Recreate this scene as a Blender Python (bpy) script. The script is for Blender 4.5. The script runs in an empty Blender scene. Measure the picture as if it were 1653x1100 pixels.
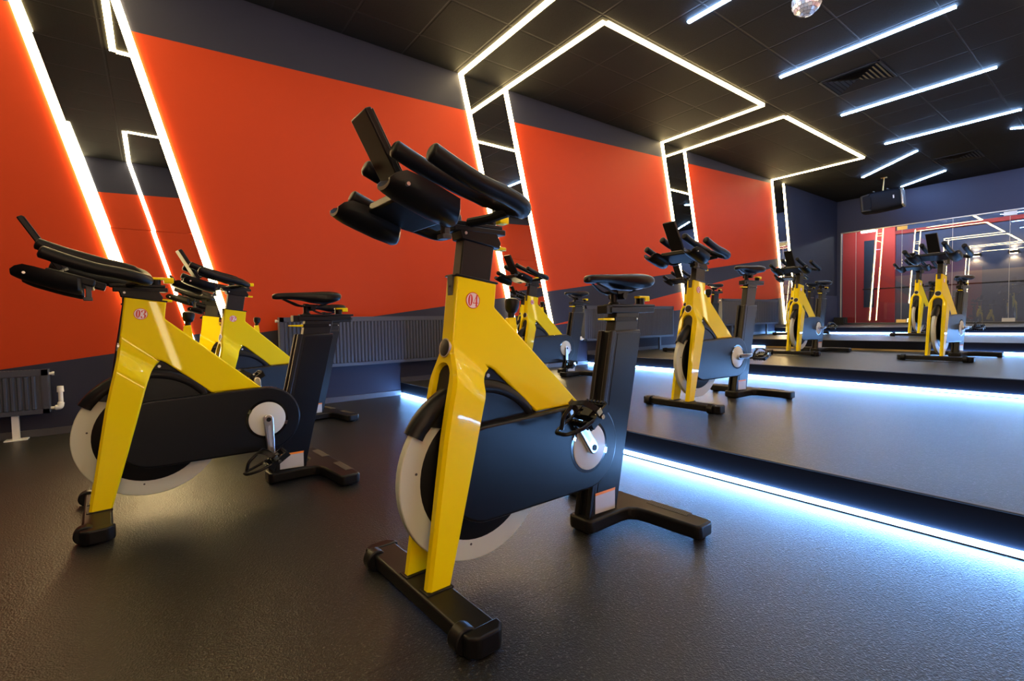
import bpy, bmesh, math, random
from mathutils import Vector, Matrix, noise
sin, cos, pi, R = math.sin, math.cos, math.pi, math.radians
random.seed(7)
S = bpy.context.scene
COL = S.collection

# ------------------------------------------------------------------ camera, world, exposure
cam_d = bpy.data.cameras.new('camera')
cam = bpy.data.objects.new('camera', cam_d); COL.objects.link(cam); S.camera = cam
F_PX = 772.87
cam_d.sensor_width = 36.0; cam_d.sensor_fit = 'HORIZONTAL'
cam_d.lens = F_PX / 1653 * 36.0
cam_d.clip_start = 0.02; cam_d.clip_end = 100
yaw, pit, rol = R(53.19105602), R(-2.20520556), R(-1.15926978)
fwd = Vector((cos(yaw) * cos(pit), sin(yaw) * cos(pit), sin(pit)))
rt = fwd.cross(Vector((0, 0, 1))).normalized(); up = rt.cross(fwd)
rt2 = cos(rol) * rt + sin(rol) * up; up2 = -sin(rol) * rt + cos(rol) * up
m3 = Matrix((rt2, up2, -fwd)).transposed()
cam.matrix_world = Matrix.Translation((0, 0, 0.72)) @ m3.to_4x4()

wld = bpy.data.worlds.new('world'); S.world = wld; wld.use_nodes = True
bg = wld.node_tree.nodes.get('Background') or wld.node_tree.nodes.new('ShaderNodeBackground')
bg.inputs[0].default_value = (0.5, 0.55, 0.7, 1); bg.inputs[1].default_value = 0.02
S.view_settings.view_transform = 'Standard'; S.view_settings.look = 'None'
S.view_settings.gamma = 1.0; S.view_settings.use_curve_mapping = False
S.view_settings.exposure = 0.66
S.cycles.max_bounces = 10; S.cycles.diffuse_bounces = 5; S.cycles.glossy_bounces = 6
S.cycles.transparent_max_bounces = 12
S.cycles.use_denoising = True
S.cycles.sample_clamp_indirect = 6.0
WARM_E, COOL_E, STEP_E, OPP_E = 24.0, 50.0, 66.0, 15.0
WARM_C, COOL_C, STEP_C = (1.0, 0.75, 0.34), (0.30, 0.54, 1.0), (0.20, 0.46, 1.0)

# ------------------------------------------------------------------ room numbers
WY = 4.585; OY = -0.885; MID = (WY + OY) / 2
CZ = 3.446; XB = -3.2; XF = 13.28
STEPS = [(2.0, 0.13), (4.7, 0.26), (7.4, 0.385), (10.1, 0.50)]

# ------------------------------------------------------------------ materials
def mat(name, col, rough=0.5, metal=0.0, coat=0.0, coat_r=0.05, spec=0.5, emit=None, estr=0.0):
    m = bpy.data.materials.new(name); m.use_nodes = True
    b = m.node_tree.nodes['Principled BSDF']
    b.inputs['Base Color'].default_value = (*col, 1)
    b.inputs['Roughness'].default_value = rough
    b.inputs['Metallic'].default_value = metal
    b.inputs['Specular IOR Level'].default_value = spec
    b.inputs['Coat Weight'].default_value = coat
    b.inputs['Coat Roughness'].default_value = coat_r
    if emit:
        b.inputs['Emission Color'].default_value = (*emit, 1)
        b.inputs['Emission Strength'].default_value = estr
    return m
def nodes_of(m):
    nt = m.node_tree
    return nt, nt.nodes, nt.links, nt.nodes['Principled BSDF']
def add_noise_bump(m, scale, strength, dist=0.002, detail=3):
    nt, N, Lk, b = nodes_of(m)
    tc = N.new('ShaderNodeTexCoord'); no = N.new('ShaderNodeTexNoise'); bp = N.new('ShaderNodeBump')
    no.inputs['Scale'].default_value = scale; no.inputs['Detail'].default_value = detail
    bp.inputs['Strength'].default_value = strength; bp.inputs['Distance'].default_value = dist
    Lk.new(tc.outputs['Object'], no.inputs['Vector']); Lk.new(no.outputs['Fac'], bp.inputs['Height'])
    Lk.new(bp.outputs['Normal'], b.inputs['Normal'])
    return no

M = {}
M['yellow'] = mat('yellow_gloss_paint', (0.87, 0.67, 0.0), 0.4, spec=0.12, coat=0.35, coat_r=0.03)
M['black'] = mat('black_satin_plastic', (0.006, 0.006, 0.007), 0.36, spec=0.18)
M['guard'] = mat('black_satin_guard', (0.005, 0.006, 0.009), 0.32, spec=0.25)
M['matte'] = mat('black_matte_metal', (0.007, 0.007, 0.008), 0.42, spec=0.22)
M['post'] = mat('dark_grey_post', (0.009, 0.009, 0.010), 0.36, spec=0.28)
M['facet'] = mat('mirror_ball_facet', (0.8, 0.79, 0.77), 0.22, metal=0.55)
M['vent'] = mat('black_vent_metal', (0.016, 0.016, 0.018), 0.5, spec=0.25)
M['recess'] = mat('gloss_black_recess', (0.004, 0.004, 0.005), 0.12)
M['rubber'] = mat('black_grip_rubber', (0.006, 0.006, 0.007), 0.40, spec=0.2)
add_noise_bump(M['rubber'], 900, 0.15, 0.0005)
M['saddle'] = mat('black_saddle_vinyl', (0.006, 0.006, 0.007), 0.33, spec=0.22)
M['rim'] = mat('pale_grey_flywheel', (0.52, 0.55, 0.47), 0.42)
M['silver'] = mat('brushed_silver', (0.62, 0.62, 0.62), 0.28, metal=1.0)
M['chrome'] = mat('chrome', (0.75, 0.75, 0.75), 0.1, metal=1.0)
M['cover'] = mat('pale_grey_cover', (0.58, 0.60, 0.55), 0.4)
M['badge'] = mat('badge_white', (0.80, 0.70, 0.74), 0.35)
M['red_ink'] = mat('badge_red', (0.62, 0.03, 0.02), 0.4)
M['label'] = mat('label_silver', (0.48, 0.47, 0.46), 0.45)
M['orange'] = mat('label_orange', (0.85, 0.25, 0.02), 0.45)
M['screen'] = mat('dark_glass', (0.01, 0.01, 0.012), 0.12)
M['dkgrey'] = mat('dark_grey_plastic', (0.05, 0.05, 0.05), 0.5)
M['strip_grey'] = mat('grey_tread_strip', (0.07, 0.068, 0.062), 0.5)
M['rad'] = mat('graphite_radiator', (0.052, 0.060, 0.085), 0.36)
M['white'] = mat('white_plastic', (0.75, 0.74, 0.72), 0.4)
M['warm'] = mat('warm_led', (0.8, 0.8, 0.8), 0.5, emit=WARM_C, estr=WARM_E)
M['warm_dim'] = mat('warm_led_dimmed', (0.8, 0.8, 0.8), 0.5, emit=(1.0, 0.82, 0.50), estr=OPP_E)
M['corr_led'] = mat('corridor_led', (0.8, 0.8, 0.8), 0.5, emit=(0.9, 0.95, 1.0), estr=34)
M['cool'] = mat('cool_led', (0.8, 0.8, 0.8), 0.5, emit=COOL_C, estr=COOL_E)
M['step'] = mat('step_led', (0.8, 0.8, 0.8), 0.5, emit=STEP_C, estr=STEP_E)
M['alu'] = mat('black_aluminium', (0.02, 0.02, 0.02), 0.35)
M['nosing'] = mat('dark_nosing', (0.035, 0.035, 0.038), 0.4)
M['riser'] = mat('navy_riser', (0.005, 0.006, 0.011), 0.6, spec=0.1)
M['navy'] = mat('navy_paint_blue_lit', (0.026, 0.034, 0.085), 0.6)  # same navy as the side walls, with blue lamp light mixed into the colour
M['base'] = mat('navy_skirting', (0.07, 0.07, 0.085), 0.5)
M['mirror'] = mat('mirror_glass', (0.80, 0.80, 0.76), 0.0, metal=1.0)
M['brass'] = mat('brass', (0.6, 0.45, 0.2), 0.35, metal=1.0)
M['steel'] = mat('brushed_steel', (0.55, 0.55, 0.55), 0.35, metal=0.8)
M['grey_wall'] = mat('grey_corridor_wall', (0.13, 0.135, 0.17), 0.7)
M['navy_corr'] = mat('navy_corridor_wall', (0.035, 0.06, 0.15), 0.7)
M['red_corr'] = mat('red_corridor_wall', (0.62, 0.05, 0.045), 0.6)
M['red_dark'] = mat('dark_red_band', (0.30, 0.015, 0.02), 0.6)
M['stripe'] = mat('dark_slot_glass', (0.03, 0.05, 0.09), 0.2)
M['sconce'] = mat('warm_sconce_glow', (0.8, 0.8, 0.8), 0.5, emit=(1, 0.60, 0.30), estr=40)

# red and navy painted wall: straight colour borders of the paint itself
def paint_wall():
    m = mat('painted_wall', (0.6, 0.04, 0.01), 0.6, spec=0.22)
    nt, N, Lk, b = nodes_of(m)
    geo = N.new('ShaderNodeNewGeometry'); sep = N.new('ShaderNodeSeparateXYZ')
    Lk.new(geo.outputs['Position'], sep.inputs[0])
    def mth(op, a, bb, clamp=False):
        n = N.new('ShaderNodeMath'); n.operation = op; n.use_clamp = clamp
        for i, v in enumerate((a, bb)):
            if isinstance(v, (int, float)): n.inputs[i].default_value = v
            else: Lk.new(v, n.inputs[i])
        return n.outputs[0]
    X, Z = sep.outputs[0], sep.outputs[2]
    def above(z0, slope, x0):      # 1 where Z > z0 + slope*(X-x0)
        return mth('GREATER_THAN', mth('SUBTRACT', Z, mth('MULTIPLY', mth('SUBTRACT', X, x0), slope)), z0)
    top = above(2.94, 0.0437, -0.0135); low = above(0.472, 0.1293, -0.825)
    mid = above(0.685, 0.1735, 4.164); bot = above(0.857, 0.0694, 6.791)
    up_ = mth('MULTIPLY', low, mth('SUBTRACT', 1.0, top))
    lo_ = mth('MULTIPLY', bot, mth('SUBTRACT', 1.0, mid))
    red = mth('MAXIMUM', up_, lo_)
    # the paint stops at the last light line, which leans
    lim = mth('LESS_THAN', mth('ADD', X, mth('MULTIPLY', Z, 0.20)), 10.72)
    red = mth('MULTIPLY', red, lim)
    no = N.new('ShaderNodeTexNoise'); no.inputs['Scale'].default_value = 1.3; no.inputs['Detail'].default_value = 2
    Lk.new(geo.outputs['Position'], no.inputs['Vector'])
    mx = N.new('ShaderNodeMix'); mx.data_type = 'RGBA'
    mx.inputs[6].default_value = (0.028, 0.030, 0.053, 1); mx.inputs[7].default_value = (0.51, 0.044, 0.006, 1)
    Lk.new(red, mx.inputs[0]); Lk.new(mx.outputs[2], b.inputs['Base Color'])
    n2 = N.new('ShaderNodeTexNoise'); n2.inputs['Scale'].default_value = 220
    Lk.new(geo.outputs['Position'], n2.inputs['Vector'])
    bp = N.new('ShaderNodeBump'); bp.inputs['Strength'].default_value = 0.08; bp.inputs['Distance'].default_value = 0.002
    Lk.new(n2.outputs['Fac'], bp.inputs['Height']); Lk.new(bp.outputs['Normal'], b.inputs['Normal'])
    return m
M['paint'] = paint_wall()

def floor_mat():
    m = mat('speckled_rubber_floor', (0.04, 0.04, 0.04), 0.5)
    nt, N, Lk, b = nodes_of(m)
    geo = N.new('ShaderNodeNewGeometry')
    v = N.new('ShaderNodeTexVoronoi'); v.inputs['Scale'].default_value = 260
    no = N.new('ShaderNodeTexNoise'); no.inputs['Scale'].default_value = 150; no.inputs['Detail'].default_value = 4
    n3 = N.new('ShaderNodeTexNoise'); n3.inputs['Scale'].default_value = 2.2; n3.inputs['Detail'].default_value = 5
    for q in (v, no, n3): Lk.new(geo.outputs['Position'], q.inputs['Vector'])
    r1 = N.new('ShaderNodeValToRGB')
    r1.color_ramp.elements[0].position = 0.58; r1.color_ramp.elements[0].color = (0.015, 0.015, 0.0145, 1)
    r1.color_ramp.elements[1].position = 0.70; r1.color_ramp.elements[1].color = (0.10, 0.098, 0.09, 1)
    Lk.new(no.outputs['Fac'], r1.inputs[0])
    # scuffs
    mx = N.new('ShaderNodeMix'); mx.data_type = 'RGBA'; mx.blend_type = 'MULTIPLY'; mx.inputs[0].default_value = 0.35
    Lk.new(r1.outputs[0], mx.inputs[6]); Lk.new(n3.outputs['Fac'], mx.inputs[7])
    # seams of the rubber rolls, every 1.25 m across the room
    sep = N.new('ShaderNodeSeparateXYZ'); Lk.new(geo.outputs['Position'], sep.inputs[0])
    a = N.new('ShaderNodeMath'); a.operation = 'SUBTRACT'; a.inputs[1].default_value = 3.455; Lk.new(sep.outputs[1], a.inputs[0])
    c = N.new('ShaderNodeMath'); c.operation = 'PINGPONG'; c.inputs[1].default_value = 0.625; Lk.new(a.outputs[0], c.inputs[0])
    d = N.new('ShaderNodeMath'); d.operation = 'LESS_THAN'; d.inputs[1].default_value = 0.003; Lk.new(c.outputs[0], d.inputs[0])
    m2 = N.new('ShaderNodeMix'); m2.data_type = 'RGBA'; m2.inputs[7].default_value = (0.008, 0.008, 0.008, 1)
    Lk.new(d.outputs[0], m2.inputs[0]); Lk.new(mx.outputs[2], m2.inputs[6]); Lk.new(m2.outputs[2], b.inputs['Base Color'])
    bp = N.new('ShaderNodeBump'); bp.inputs['Strength'].default_value = 0.35; bp.inputs['Distance'].default_value = 0.002
    Lk.new(v.outputs['Distance'], bp.inputs['Height'])
    bp2 = N.new('ShaderNodeBump'); bp2.inputs['Strength'].default_value = 0.3; bp2.inputs['Distance'].default_value = 0.003
    Lk.new(no.outputs['Fac'], bp2.inputs['Height']); Lk.new(bp.outputs['Normal'], bp2.inputs['Normal'])
    Lk.new(bp2.outputs['Normal'], b.inputs['Normal'])
    b.inputs['Roughness'].default_value = 0.36; b.inputs['Specular IOR Level'].default_value = 0.29
    return m
M['floor'] = floor_mat()

def ceil_mat():
    m = mat('black_ceiling_tiles', (0.02, 0.02, 0.02), 0.75, spec=0.2)
    nt, N, Lk, b = nodes_of(m)
    geo = N.new('ShaderNodeNewGeometry'); sep = N.new('ShaderNodeSeparateXYZ'); Lk.new(geo.outputs['Position'], sep.inputs[0])
    outs = []
    for i, off in ((0, 3.92), (1, 2.39)):
        a = N.new('ShaderNodeMath'); a.operation = 'SUBTRACT'; a.inputs[1].default_value = off; Lk.new(sep.outputs[i], a.inputs[0])
        c = N.new('ShaderNodeMath'); c.operation = 'PINGPONG'; c.inputs[1].default_value = 0.3; Lk.new(a.outputs[0], c.inputs[0])
        outs.append(c.outputs[0])
    mn = N.new('ShaderNodeMath'); mn.operation = 'MINIMUM'; Lk.new(outs[0], mn.inputs[0]); Lk.new(outs[1], mn.inputs[1])
    ln = N.new('ShaderNodeMath'); ln.operation = 'LESS_THAN'; ln.inputs[1].default_value = 0.007; Lk.new(mn.outputs[0], ln.inputs[0])
    no = N.new('ShaderNodeTexNoise'); no.inputs['Scale'].default_value = 120; Lk.new(geo.outputs['Position'], no.inputs['Vector'])
    r = N.new('ShaderNodeValToRGB')
    r.color_ramp.elements[0].color = (0.005, 0.005, 0.0047, 1); r.color_ramp.elements[1].color = (0.011, 0.0105, 0.010, 1)
    Lk.new(no.outputs['Fac'], r.inputs[0])
    mx = N.new('ShaderNodeMix'); mx.data_type = 'RGBA'; mx.inputs[7].default_value = (0.013, 0.0125, 0.0125, 1)
    Lk.new(ln.outputs[0], mx.inputs[0]); Lk.new(r.outputs[0], mx.inputs[6]); Lk.new(mx.outputs[2], b.inputs['Base Color'])
    st = N.new('ShaderNodeMapRange'); st.inputs[1].default_value = 0.005; st.inputs[2].default_value = 0.014
    Lk.new(mn.outputs[0], st.inputs[0])
    bp = N.new('ShaderNodeBump'); bp.inputs['Strength'].default_value = 0.6; bp.inputs['Distance'].default_value = 0.006
    Lk.new(st.outputs[0], bp.inputs['Height'])
    bp2 = N.new('ShaderNodeBump'); bp2.inputs['Strength'].default_value = 0.3; bp2.inputs['Distance'].default_value = 0.003
    Lk.new(no.outputs['Fac'], bp2.inputs['Height']); Lk.new(bp.outputs['Normal'], bp2.inputs['Normal'])
    Lk.new(bp2.outputs['Normal'], b.inputs['Normal'])
    return m
M['ceil'] = ceil_mat()

def glass_mat():
    m = bpy.data.materials.new('partition_glass'); m.use_nodes = True
    nt = m.node_tree; N = nt.nodes; Lk = nt.links; N.clear()
    o = N.new('ShaderNodeOutputMaterial'); t = N.new('ShaderNodeBsdfTransparent'); g = N.new('ShaderNodeBsdfGlossy')
    mx = N.new('ShaderNodeMixShader'); fr = N.new('ShaderNodeFresnel'); ad = N.new('ShaderNodeMath')
    t.inputs[0].default_value = (0.93, 0.95, 0.96, 1); g.inputs['Roughness'].default_value = 0.0
    g.inputs[0].default_value = (0.95, 0.97, 1, 1)
    fr.inputs[0].default_value = 1.5
    ad.operation = 'ADD'; ad.inputs[1].default_value = 0.03; ad.use_clamp = True
    Lk.new(fr.outputs[0], ad.inputs[0]); Lk.new(ad.outputs[0], mx.inputs[0])
    Lk.new(t.outputs[0], mx.inputs[1]); Lk.new(g.outputs[0], mx.inputs[2]); Lk.new(mx.outputs[0], o.inputs[0])
    return m
M['glass'] = glass_mat()

# ------------------------------------------------------------------ mesh helpers
class MB:
    def __init__(self): self.v = []; self.f = []; self.mi = []; self.cur = 0
    def m(self, i): self.cur = i; return self
    def add(self, vs, fs):
        o = len(self.v); self.v += [tuple(p) for p in vs]
        for f in fs: self.f.append(tuple(o + i for i in f)); self.mi.append(self.cur)
        return self
    def box(self, x0, x1, y0, y1, z0, z1, mtx=None):
        vs = [(x, y, z) for x in (x0, x1) for y in (y0, y1) for z in (z0, z1)]
        if mtx: vs = [mtx @ Vector(p) for p in vs]
        return self.add(vs, [(0, 1, 3, 2), (4, 6, 7, 5), (0, 4, 5, 1), (2, 3, 7, 6), (0, 2, 6, 4), (1, 5, 7, 3)])
    def prism(self, poly, a, b, axis='y', mtx=None):
        # poly in the two other axes: y -> (x,z), z -> (x,y), x -> (y,z)
        def P(u, w, t): return {'y': (u, t, w), 'z': (u, w, t), 'x': (t, u, w)}[axis]
        n = len(poly); vs = [P(u, w, a) for u, w in poly] + [P(u, w, b) for u, w in poly]
        if mtx: vs = [mtx @ Vector(p) for p in vs]
        fs = [tuple(range(n))[::-1], tuple(range(n, 2 * n))]
        fs += [(i, (i + 1) % n, n + (i + 1) % n, n + i) for i in range(n)]
        return self.add(vs, fs)
    def loft(self, rings, closed=False, caps=True):
        n = len(rings[0]); vs = [p for r in rings for p in r]; fs = []
        k = len(rings)
        for i in range(k if closed else k - 1):
            j = (i + 1) % k
            for a in range(n):
                b = (a + 1) % n
                fs.append((i * n + a, i * n + b, j * n + b, j * n + a))
        if caps and not closed:
            fs.append(tuple(range(n))[::-1]); fs.append(tuple((k - 1) * n + a for a in range(n)))
        return self.add(vs, fs)
    def tube(self, pts, r, n=12, closed=False, round_end=True):
        pts = [Vector(p) for p in pts]; k = len(pts)
        rr = r if isinstance(r, (list, tuple)) else [r] * k
        tang = []
        for i in range(k):
            a = pts[(i - 1) % k] if (closed or i > 0) else pts[i]
            b = pts[(i + 1) % k] if (closed or i < k - 1) else pts[i]
            tang.append((b - a).normalized())
        ref = Vector((0, 0, 1)) if abs(tang[0].z) < 0.9 else Vector((1, 0, 0))
        u = (ref - tang[0] * ref.dot(tang[0])).normalized(); rings = []
        def ring(c, u, t, q):
            w = t.cross(u); return [c + q * (cos(2 * pi * a / n) * u + sin(2 * pi * a / n) * w) for a in range(n)]
        for i in range(k):
            u = (u - tang[i] * u.dot(tang[i])).normalized()
            if i == 0 and round_end and not closed:
                for s in (0.25, 0.6, 0.88): rings.append(ring(pts[0] - tang[0] * rr[0] * 0.45 * (1 - s), u, tang[0], rr[0] * (1 - (1 - s) ** 2) ** 0.5))
            rings.append(ring(pts[i], u, tang[i], rr[i]))
            if i == k - 1 and round_end and not closed:
                for s in (0.88, 0.6, 0.25): rings.append(ring(pts[i] + tang[i] * rr[i] * 0.45 * (1 - s), u, tang[i], rr[i] * (1 - (1 - s) ** 2) ** 0.5))
        return self.loft(rings, closed)
    def cyl(self, p0, p1, r0, r1=None, n=24):
        r1 = r0 if r1 is None else r1
        return self.tube([p0, p1], [r0, r1], n, round_end=False)
    def lathe(self, prof, c, axis=(0, 0, 1), n=24):
        ax = Vector(axis).normalized(); ref = Vector((1, 0, 0)) if abs(ax.x) < 0.9 else Vector((0, 1, 0))
        u = (ref - ax * ref.dot(ax)).normalized(); w = ax.cross(u); c = Vector(c)
        return self.loft([[c + ax * h + r * (cos(2 * pi * a / n) * u + sin(2 * pi * a / n) * w) for a in range(n)] for r, h in prof])
    def ring(self, c, axis, r0, r1, h0, h1, n=48):      # flat washer, full circle
        ax = Vector(axis).normalized(); ref = Vector((1, 0, 0)) if abs(ax.x) < 0.9 else Vector((0, 1, 0))
        u = (ref - ax * ref.dot(ax)).normalized(); w = ax.cross(u); c = Vector(c); rings = []
        for a in range(n):
            e = cos(2 * pi * a / n) * u + sin(2 * pi * a / n) * w
            rings.append([c + e * r0 + ax * h0, c + e * r1 + ax * h0, c + e * r1 + ax * h1, c + e * r0 + ax * h1])
        return self.loft(rings, closed=True)
    def build(self, name, mats, parent=None, bevel=0.0, seg=2, smooth=35, loc=None):
        me = bpy.data.meshes.new(name); me.from_pydata(self.v, [], self.f)
        mats = mats if isinstance(mats, (list, tuple)) else [mats]
        for q in mats: me.materials.append(q)
        if len(mats) > 1: me.polygons.foreach_set('material_index', self.mi)
        bm = bmesh.new(); bm.from_mesh(me); bmesh.ops.recalc_face_normals(bm, faces=bm.faces); bm.to_mesh(me); bm.free()
        if smooth:
            me.polygons.foreach_set('use_smooth', [True] * len(me.polygons)); me.set_sharp_from_angle(angle=R(smooth))
        o = bpy.data.objects.new(name, me); COL.objects.link(o)
        if parent: o.parent = parent
        if loc: o.location = loc
        if bevel:
            b = o.modifiers.new('bevel', 'BEVEL'); b.width = bevel; b.segments = seg; b.limit_method = 'ANGLE'; b.angle_limit = R(30)
            b.harden_normals = False
        return o
def spline(pts, n=8):
    P = [Vector(p) for p in pts]; P = [2 * P[0] - P[1]] + P + [2 * P[-1] - P[-2]]; out = []
    for i in range(1, len(P) - 2):
        for k in range(n):
            t = k / n; a, b, c, d = P[i - 1], P[i], P[i + 1], P[i + 2]
            out.append(0.5 * ((2 * b) + (c - a) * t + (2 * a - 5 * b + 4 * c - d) * t * t + (3 * b - a - 3 * c + d) * t ** 3))
    out.append(P[-2]); return out
def empty(name, loc=(0, 0, 0), rz=0.0):
    o = bpy.data.objects.new(name, None); COL.objects.link(o); o.location = loc; o.rotation_euler = (0, 0, rz)
    o.empty_display_size = 0.1
    return o
def tag(o, label, cat, group=None):
    o['label'] = label; o['category'] = cat
    if group: o['group'] = group
    return o
def struct(o): o['kind'] = 'structure'; return o
def arc(cx, cz, r, a0, a1, n=10): return [(cx + r * cos(R(a0 + (a1 - a0) * i / n)), cz + r * sin(R(a0 + (a1 - a0) * i / n))) for i in range(n + 1)]

# ================================================================== THE SETTING
struct(MB().box(XB - 0.1, STEPS[0][0] + 0.05, OY - 0.1, WY + 0.1, -0.1, 0).build('floor', M['floor'], smooth=0))
for i, (x, z) in enumerate(STEPS):
    x1 = STEPS[i + 1][0] + 0.05 if i < 3 else XF + 0.1
    pl = MB().box(x + 0.012, x1, OY - 0.1, WY + 0.1, 0 if i == 0 else STEPS[i - 1][1] - 0.02, z).build('floor_platform', M['floor'], smooth=0)
    struct(pl)
    z0 = 0 if i == 0 else STEPS[i - 1][1]
    ri = struct(MB().box(x, x + 0.014, OY, WY, z0, z - 0.002).build('trim_riser', M['riser'], smooth=0))
    ns = MB().box(x - 0.003, x + 0.018, OY, WY, z - 0.004, z + 0.002).build('trim_nosing', M['nosing'], bevel=0.002, smooth=0); struct(ns)
struct(MB().box(XB - 0.1, XF + 0.1, OY - 0.1, WY + 0.1, CZ, CZ + 0.1).build('ceiling', M['ceil'], smooth=0))
struct(MB().box(XB - 0.1, XF, WY, WY + 0.1, -0.05, CZ).build('wall_left', M['paint'], smooth=0))
struct(MB().box(XB - 0.1, XF, OY - 0.1, OY, -0.05, CZ).build('wall_right', M['paint'], smooth=0))
struct(MB().box(XB - 0.1, XB, OY, WY, -0.05, CZ).build('wall_back', M['navy'], smooth=0))
GT, GB = 2.69, 0.535
struct(MB().box(XF, XF + 0.12, OY - 0.1, WY + 0.1, GT, CZ).build('wall_front', M['navy'], smooth=0))
struct(MB().box(XF, XF + 0.12, 4.50, WY + 0.1, 0.4, GT).build('trim_jamb', M['navy'], smooth=0))
struct(MB().box(XF - 0.02, XF + 0.1, OY, 4.50, 0.49, GB).build('trim_sill', M['nosing'], smooth=0))
struct(MB().box(XF - 0.005, XF + 0.03, 4.487, 4.505, GB, GT).build('trim_post', M['steel'], smooth=0))
struct(MB().box(XF - 0.005, XF + 0.05, OY, 4.49, GT - 0.018, GT).build('trim_head', M['steel'], smooth=0))
# skirting follows the floor levels
edges = [XB] + [s[0] for s in STEPS] + [XF]; lev = [0] + [s[1] for s in STEPS]
for i in range(5):
    struct(MB().box(edges[i], edges[i + 1], WY - 0.012, WY, lev[i], lev[i] + 0.048).build('baseboard_left', M['base'], smooth=0))
# glass panes with the joints of the photo
joints = [4.487, 4.196, 3.331, 2.494, 1.666, 0.83, OY]
for i in range(6):
    a, b = joints[i + 1] + 0.004, joints[i] - 0.004
    w = struct(MB().box(XF + 0.012, XF + 0.022, a, b, GB, GT - 0.018).build('window_%d' % (i + 1), M['glass'], smooth=0))
    ed = MB().box(XF + 0.011, XF + 0.023, a - 0.004, a, GB, GT - 0.018).build('glass_edge', M['steel'], w, smooth=0)
for i, (y, z) in enumerate(((3.331, GT - 0.07), (1.666, GT - 0.07), (3.331, GB + 0.03), (1.666, GB + 0.03))):
    m_ = M['brass'] if y > 3 else M['steel']
    o = MB().box(XF, XF + 0.034, y - 0.09, y + 0.09, z - 0.04, z + 0.04).build('patch_fitting', m_, bevel=0.004, smooth=0)
    tag(o, ['brass patch fitting at the top of the glass wall', 'steel patch fitting at the top of the glass wall near the right edge',
            'brass patch fitting at the foot of the glass wall', 'steel patch fitting at the foot of the glass wall near the right edge'][i], 'glass clamp')

# the place behind the glass
CX = 16.2
struct(MB().box(XF + 0.1, CX, -3, 7.0, 0.3, 0.5).build('floor_corridor', M['grey_wall'], smooth=0))
struct(MB().box(CX, CX + 0.1, -3, 4.2, 1.76, 3.15).build('wall_corridor_upper', M['navy_corr'], smooth=0))
struct(MB().box(CX, CX + 0.1, -3, 4.2, 0.4, 1.76).build('wall_corridor_lower', M['grey_wall'], smooth=0))
struct(MB().box(CX - 0.05, CX + 0.1, 4.2, 7.0, 0.4, 3.15).build('wall_corridor_red', M['red_corr'], smooth=0))
struct(MB().box(XF + 0.1, CX + 0.1, 6.9, 7.0, 0.4, 3.15).build('wall_corridor_end', M['red_corr'], smooth=0))
struct(MB().box(XF + 0.1, CX + 0.1, -3.1, -3.0, 0.4, 3.15).build('wall_corridor_side', M['navy_corr'], smooth=0))
struct(MB().box(XF + 0.1, CX + 0.1, -3, 7.0, 3.15, 3.25).build('ceiling_corridor', M['riser'], smooth=0))
struct(MB().box(CX - 0.06, CX, -3, 4.2, 2.88, 2.97).build('trim_corridor', M['red_dark'], smooth=0))
struct(MB().box(CX - 0.06, CX - 0.05, 4.66, 4.90, 0.93, 2.80).build('window_slot', M['stripe'], smooth=0))

def lamp_bar(name, mb, m, label, cat, group=None):
    o = mb.build(name, m, smooth=0); return tag(o, label, cat, group)
lamp_bar('linear_lamp', MB().box(15.3, 15.36, 4.42, 4.72, 2.92, 3.149), M['corr_led'], 'short white linear lamp in the red corridor behind the glass', 'lamp')
cl = empty('linear_lamp', (15.4, 2, 3.128)); tag(cl, 'long white L-shaped light line under the corridor ceiling behind the glass', 'lamp')
MB().box(-0.02, 0.02, -4.5, 1.78, -0.02, 0.02).build('diffuser', M['corr_led'], cl, smooth=0)
MB().box(-0.02, 0.5, 1.74, 1.78, -0.02, 0.02).build('diffuser', M['corr_led'], cl, smooth=0)
rail = empty('handrail', (15.9, 0, 1.43)); tag(rail, 'thin black handrail along the corridor wall behind the glass', 'rail')
MB().cyl((0, 4.85, 0), (0, -2.9, 0), 0.018, n=10).build('bar', M['matte'], rail)
for y in (4.0, 2.9, 1.8, 0.7): MB().box(-0.012, 0.28, y - 0.012, y + 0.012, -0.025, 0).build('bracket', M['matte'], rail)
for i, y in enumerate((2.60, 1.955)):
    s = empty('wall_sconce', (CX, y, 2.13)); tag(s, ['up-down wall lamp behind the glass, left one of the two in view', 'up-down wall lamp behind the glass, closest to the right edge of the photo'][i], 'wall lamp', 'wall lamps behind the glass')
    MB().box(-0.11, 0, -0.09, 0.09, -0.035, 0.035).build('housing', M['matte'], s, bevel=0.003)
    MB().box(-0.095, -0.03, -0.06, 0.06, 0.036, 0.040).box(-0.095, -0.03, -0.06, 0.06, -0.040, -0.036).build('glow', M['sconce'], s, smooth=0)
    for u in (1, -1):
        ld = bpy.data.lights.new('sconce_spot', 'SPOT'); ld.energy = 16; ld.color = (1, 0.50, 0.14); ld.spot_size = R(125); ld.spot_blend = 0.5; ld.shadow_soft_size = 0.02
        lo_ = bpy.data.objects.new('sconce_spot', ld); COL.objects.link(lo_); lo_.parent = s; lo_.location = (-0.065, 0, u * 0.06)
        lo_.rotation_euler = (0 if u < 0 else pi, 0, 0)

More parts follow.
